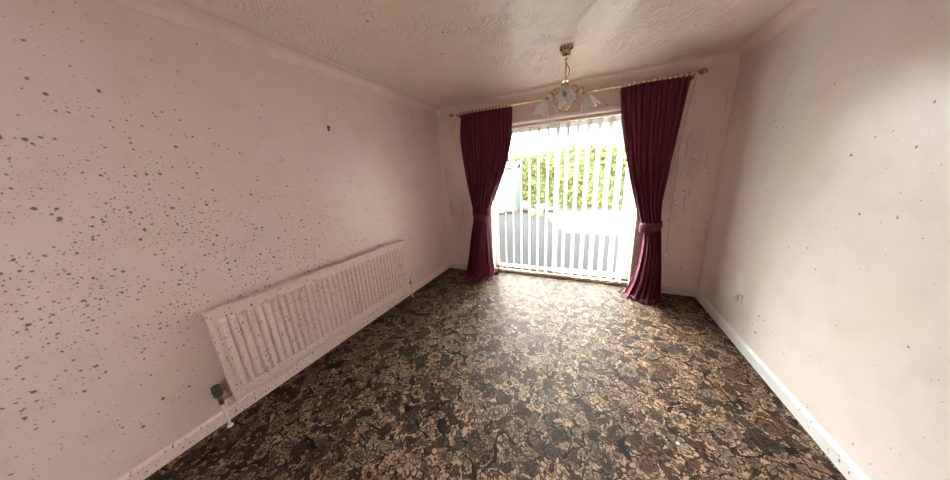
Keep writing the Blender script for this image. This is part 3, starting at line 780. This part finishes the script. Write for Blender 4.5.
# ------------------------------------------------------------------ radiator
Y0, Y1, Z0, Z1, XB = -2.815, -1.112, .165, .755, .055
rd = thing('radiator', 'long white fluted panel radiator speckled with dark mould', 'radiator', (.05, (Y0 + Y1) / 2, 0))
NF = 36; rows = []; m_ = .035
zc = [Z0, Z0 + .004, Z0 + .045, Z0 + .060, Z1 - .075, Z1 - .060, Z1 - .03, Z1 - .004]
amp = [0, 0, 0, 1, 1, 0, 0, 0]
ys = [Y0, Y0 + .006]; hs = [0.0, 0.0]
for i in range(NF):
    a = Y0 + m_ + (Y1 - Y0 - 2 * m_) * i / NF; w_ = (Y1 - Y0 - 2 * m_) / NF
    for f, hh in ((.0, 0), (.14, 0), (.22, .7), (.30, 1), (.80, 1), (.88, .7), (.96, 0)): ys.append(a + w_ * f); hs.append(hh)
ys += [Y1 - .006, Y1]; hs += [0, 0]
for z, A in zip(zc, amp): rows.append([(XB + .030 + .016 * A * h_, y, z) for y, h_ in zip(ys, hs)])
mb = MB().grid(rows)
fr = at(mb.obj('front_panel', 'rad', smooth='auto'), rd)
at(MB().box((XB, Y0, Z0), (XB + .0295, Y1, Z1 - .004)).obj('panel_body', 'rad', bevel=.004), rd)
at(MB().box((XB - .004, Y0 - .004, Z1 - .004), (XB + .046, Y1 + .004, Z1 + .010)).obj('top_cover', 'rad_top', bevel=.004), rd)
for yb in (Y0 + .25, Y1 - .25):
    for zb in (Z0 + .06, Z1 - .12): at(MB().box((.001, yb - .02, zb), (XB, yb + .02, zb + .04)).obj('wall_bracket', 'rad_top'), rd)
# thermostatic valve at the near end, lockshield valve at the far end
vy = Y0 - .055; vx = XB + .015; vz = Z0 + .035
vl = at(MB().lathe([(.010, -.030), (.013, -.026), (.013, .020), (.010, .022), (.010, .03)], (vx, vy, vz), 14).tube([(vx, vy, vz), (vx, Y0 + .004, vz)], .010, 12).obj('valve_body', 'chrome', smooth='auto'), rd)
hdv = []
for r_, z_ in ((.014, .030), (.020, .034), (.022, .050), (.022, .095), (.018, .105), (.004, .107)):
    hdv.append([(vx + r_ * (1 + .06 * math.cos(9 * a)) * math.cos(a), vy + r_ * (1 + .06 * math.cos(9 * a)) * math.sin(a), vz + z_) for a in (2 * PI * k / 36 for k in range(36))])
at(MB().grid(hdv, True, True).obj('valve_head', 'darkplastic', smooth='auto'), rd)
at(MB().tube([(vx, vy, 0), (vx, vy, vz - .02)], .0078, 12).lathe([(.016, 0), (.016, .006), (.008, .010)], (vx, vy, 0), 14).obj('pipe', 'pipe', smooth='auto'), rd)
vy = Y1 + .055
at(MB().lathe([(.010, -.030), (.013, -.026), (.013, .020), (.010, .022)], (vx, vy, vz), 14).tube([(vx, vy, vz), (vx, Y1 - .004, vz)], .010, 12).obj('valve_body', 'chrome', smooth='auto'), rd)
at(MB().lathe([(.012, .022), (.015, .026), (.014, .058), (.010, .064), (.001, .065)], (vx, vy, vz), 16).obj('lockshield_cap', 'pipe', smooth='auto'), rd)
at(MB().tube([(vx, vy, 0), (vx, vy, vz - .02)], .0078, 12).lathe([(.016, 0), (.016, .006), (.008, .010)], (vx, vy, 0), 14).obj('pipe', 'pipe', smooth='auto'), rd)
at(MB().lathe([(.008, 0), (.008, .012), (.005, .014)], (XB + .015, Y1, Z1 - .03), 10, 'y').obj('bleed_valve', 'chrome', smooth='auto'), rd)

# ------------------------------------------------------------------ small fittings
sn = thing('motion_sensor', 'small white motion sensor high in the corner beside the curtain', 'sensor', (.065, 0, 2.32))
at(MB().box((.050, -.050, 2.312), (.080, 0, 2.332)).obj('wall_bracket', 'white', bevel=.003), sn)
pr = [(.036, -.050), (.094, -.050), (.092, -.072), (.080, -.088), (.050, -.088), (.038, -.072)]
at(MB().prism(pr, 'z', 2.292, 2.372).obj('cover', 'white', bevel=.003), sn)
at(MB().box((.050, -.0895, 2.300), (.080, -.087, 2.328)).obj('lens', 'white', bevel=.001), sn)
ws = thing('wall_socket', 'small white outlet plate low on the clean right wall', 'socket', (W, -.775, .37))
at(MB().box((W - .010, -.812, .338), (W, -.738, .408)).obj('face_plate', 'white', bevel=.003), ws)
at(MB().box((W - .026, -.789, .346), (W - .010, -.765, .398)).obj('connector', 'pinkplastic', bevel=.003), ws)
nl = thing('wall_hook', 'small dark hook left in the wall above the radiator', 'hook', (0, -1.752, 1.905))
at(MB().tube([(0, -1.752, 1.905), (.020, -1.752, 1.905), (.026, -1.752, 1.909), (.026, -1.752, 1.918)], .004, 8).obj('hook_pin', 'darkplastic', smooth='auto'), nl)
at(MB().box((0, -1.761, 1.882), (.006, -1.743, 1.925)).obj('hook_plate', 'darkplastic', bevel=.002), nl)
bk = MB().box((.800, -.070, 0), (.862, .020, .042)).obj('dark_block', 'brown', bevel=.004); tag(bk, 'small dark block on the carpet between the left curtain and the glass door', 'block')  # dark brown box at the left end of the threshold
sc_ = MB().grid([[(2.545, -1.985, .002), (2.560, -1.990, .006), (2.572, -1.983, .003)], [(2.543, -1.972, .004), (2.558, -1.970, .010), (2.574, -1.968, .002)], [(2.548, -1.962, .002), (2.562, -1.958, .004), (2.570, -1.957, .003)]]).obj('paper_scrap', 'white')
for v_ in sc_.data.vertices: v_.co = (2.558 + (v_.co.x - 2.558) * .55, -1.973 + (v_.co.y + 1.973) * .55, v_.co.z * .8)
sc_.modifiers.new('thickness', 'SOLIDIFY').thickness = .001
tag(sc_, 'tiny white paper scrap lying on the floral carpet', 'paper scrap')
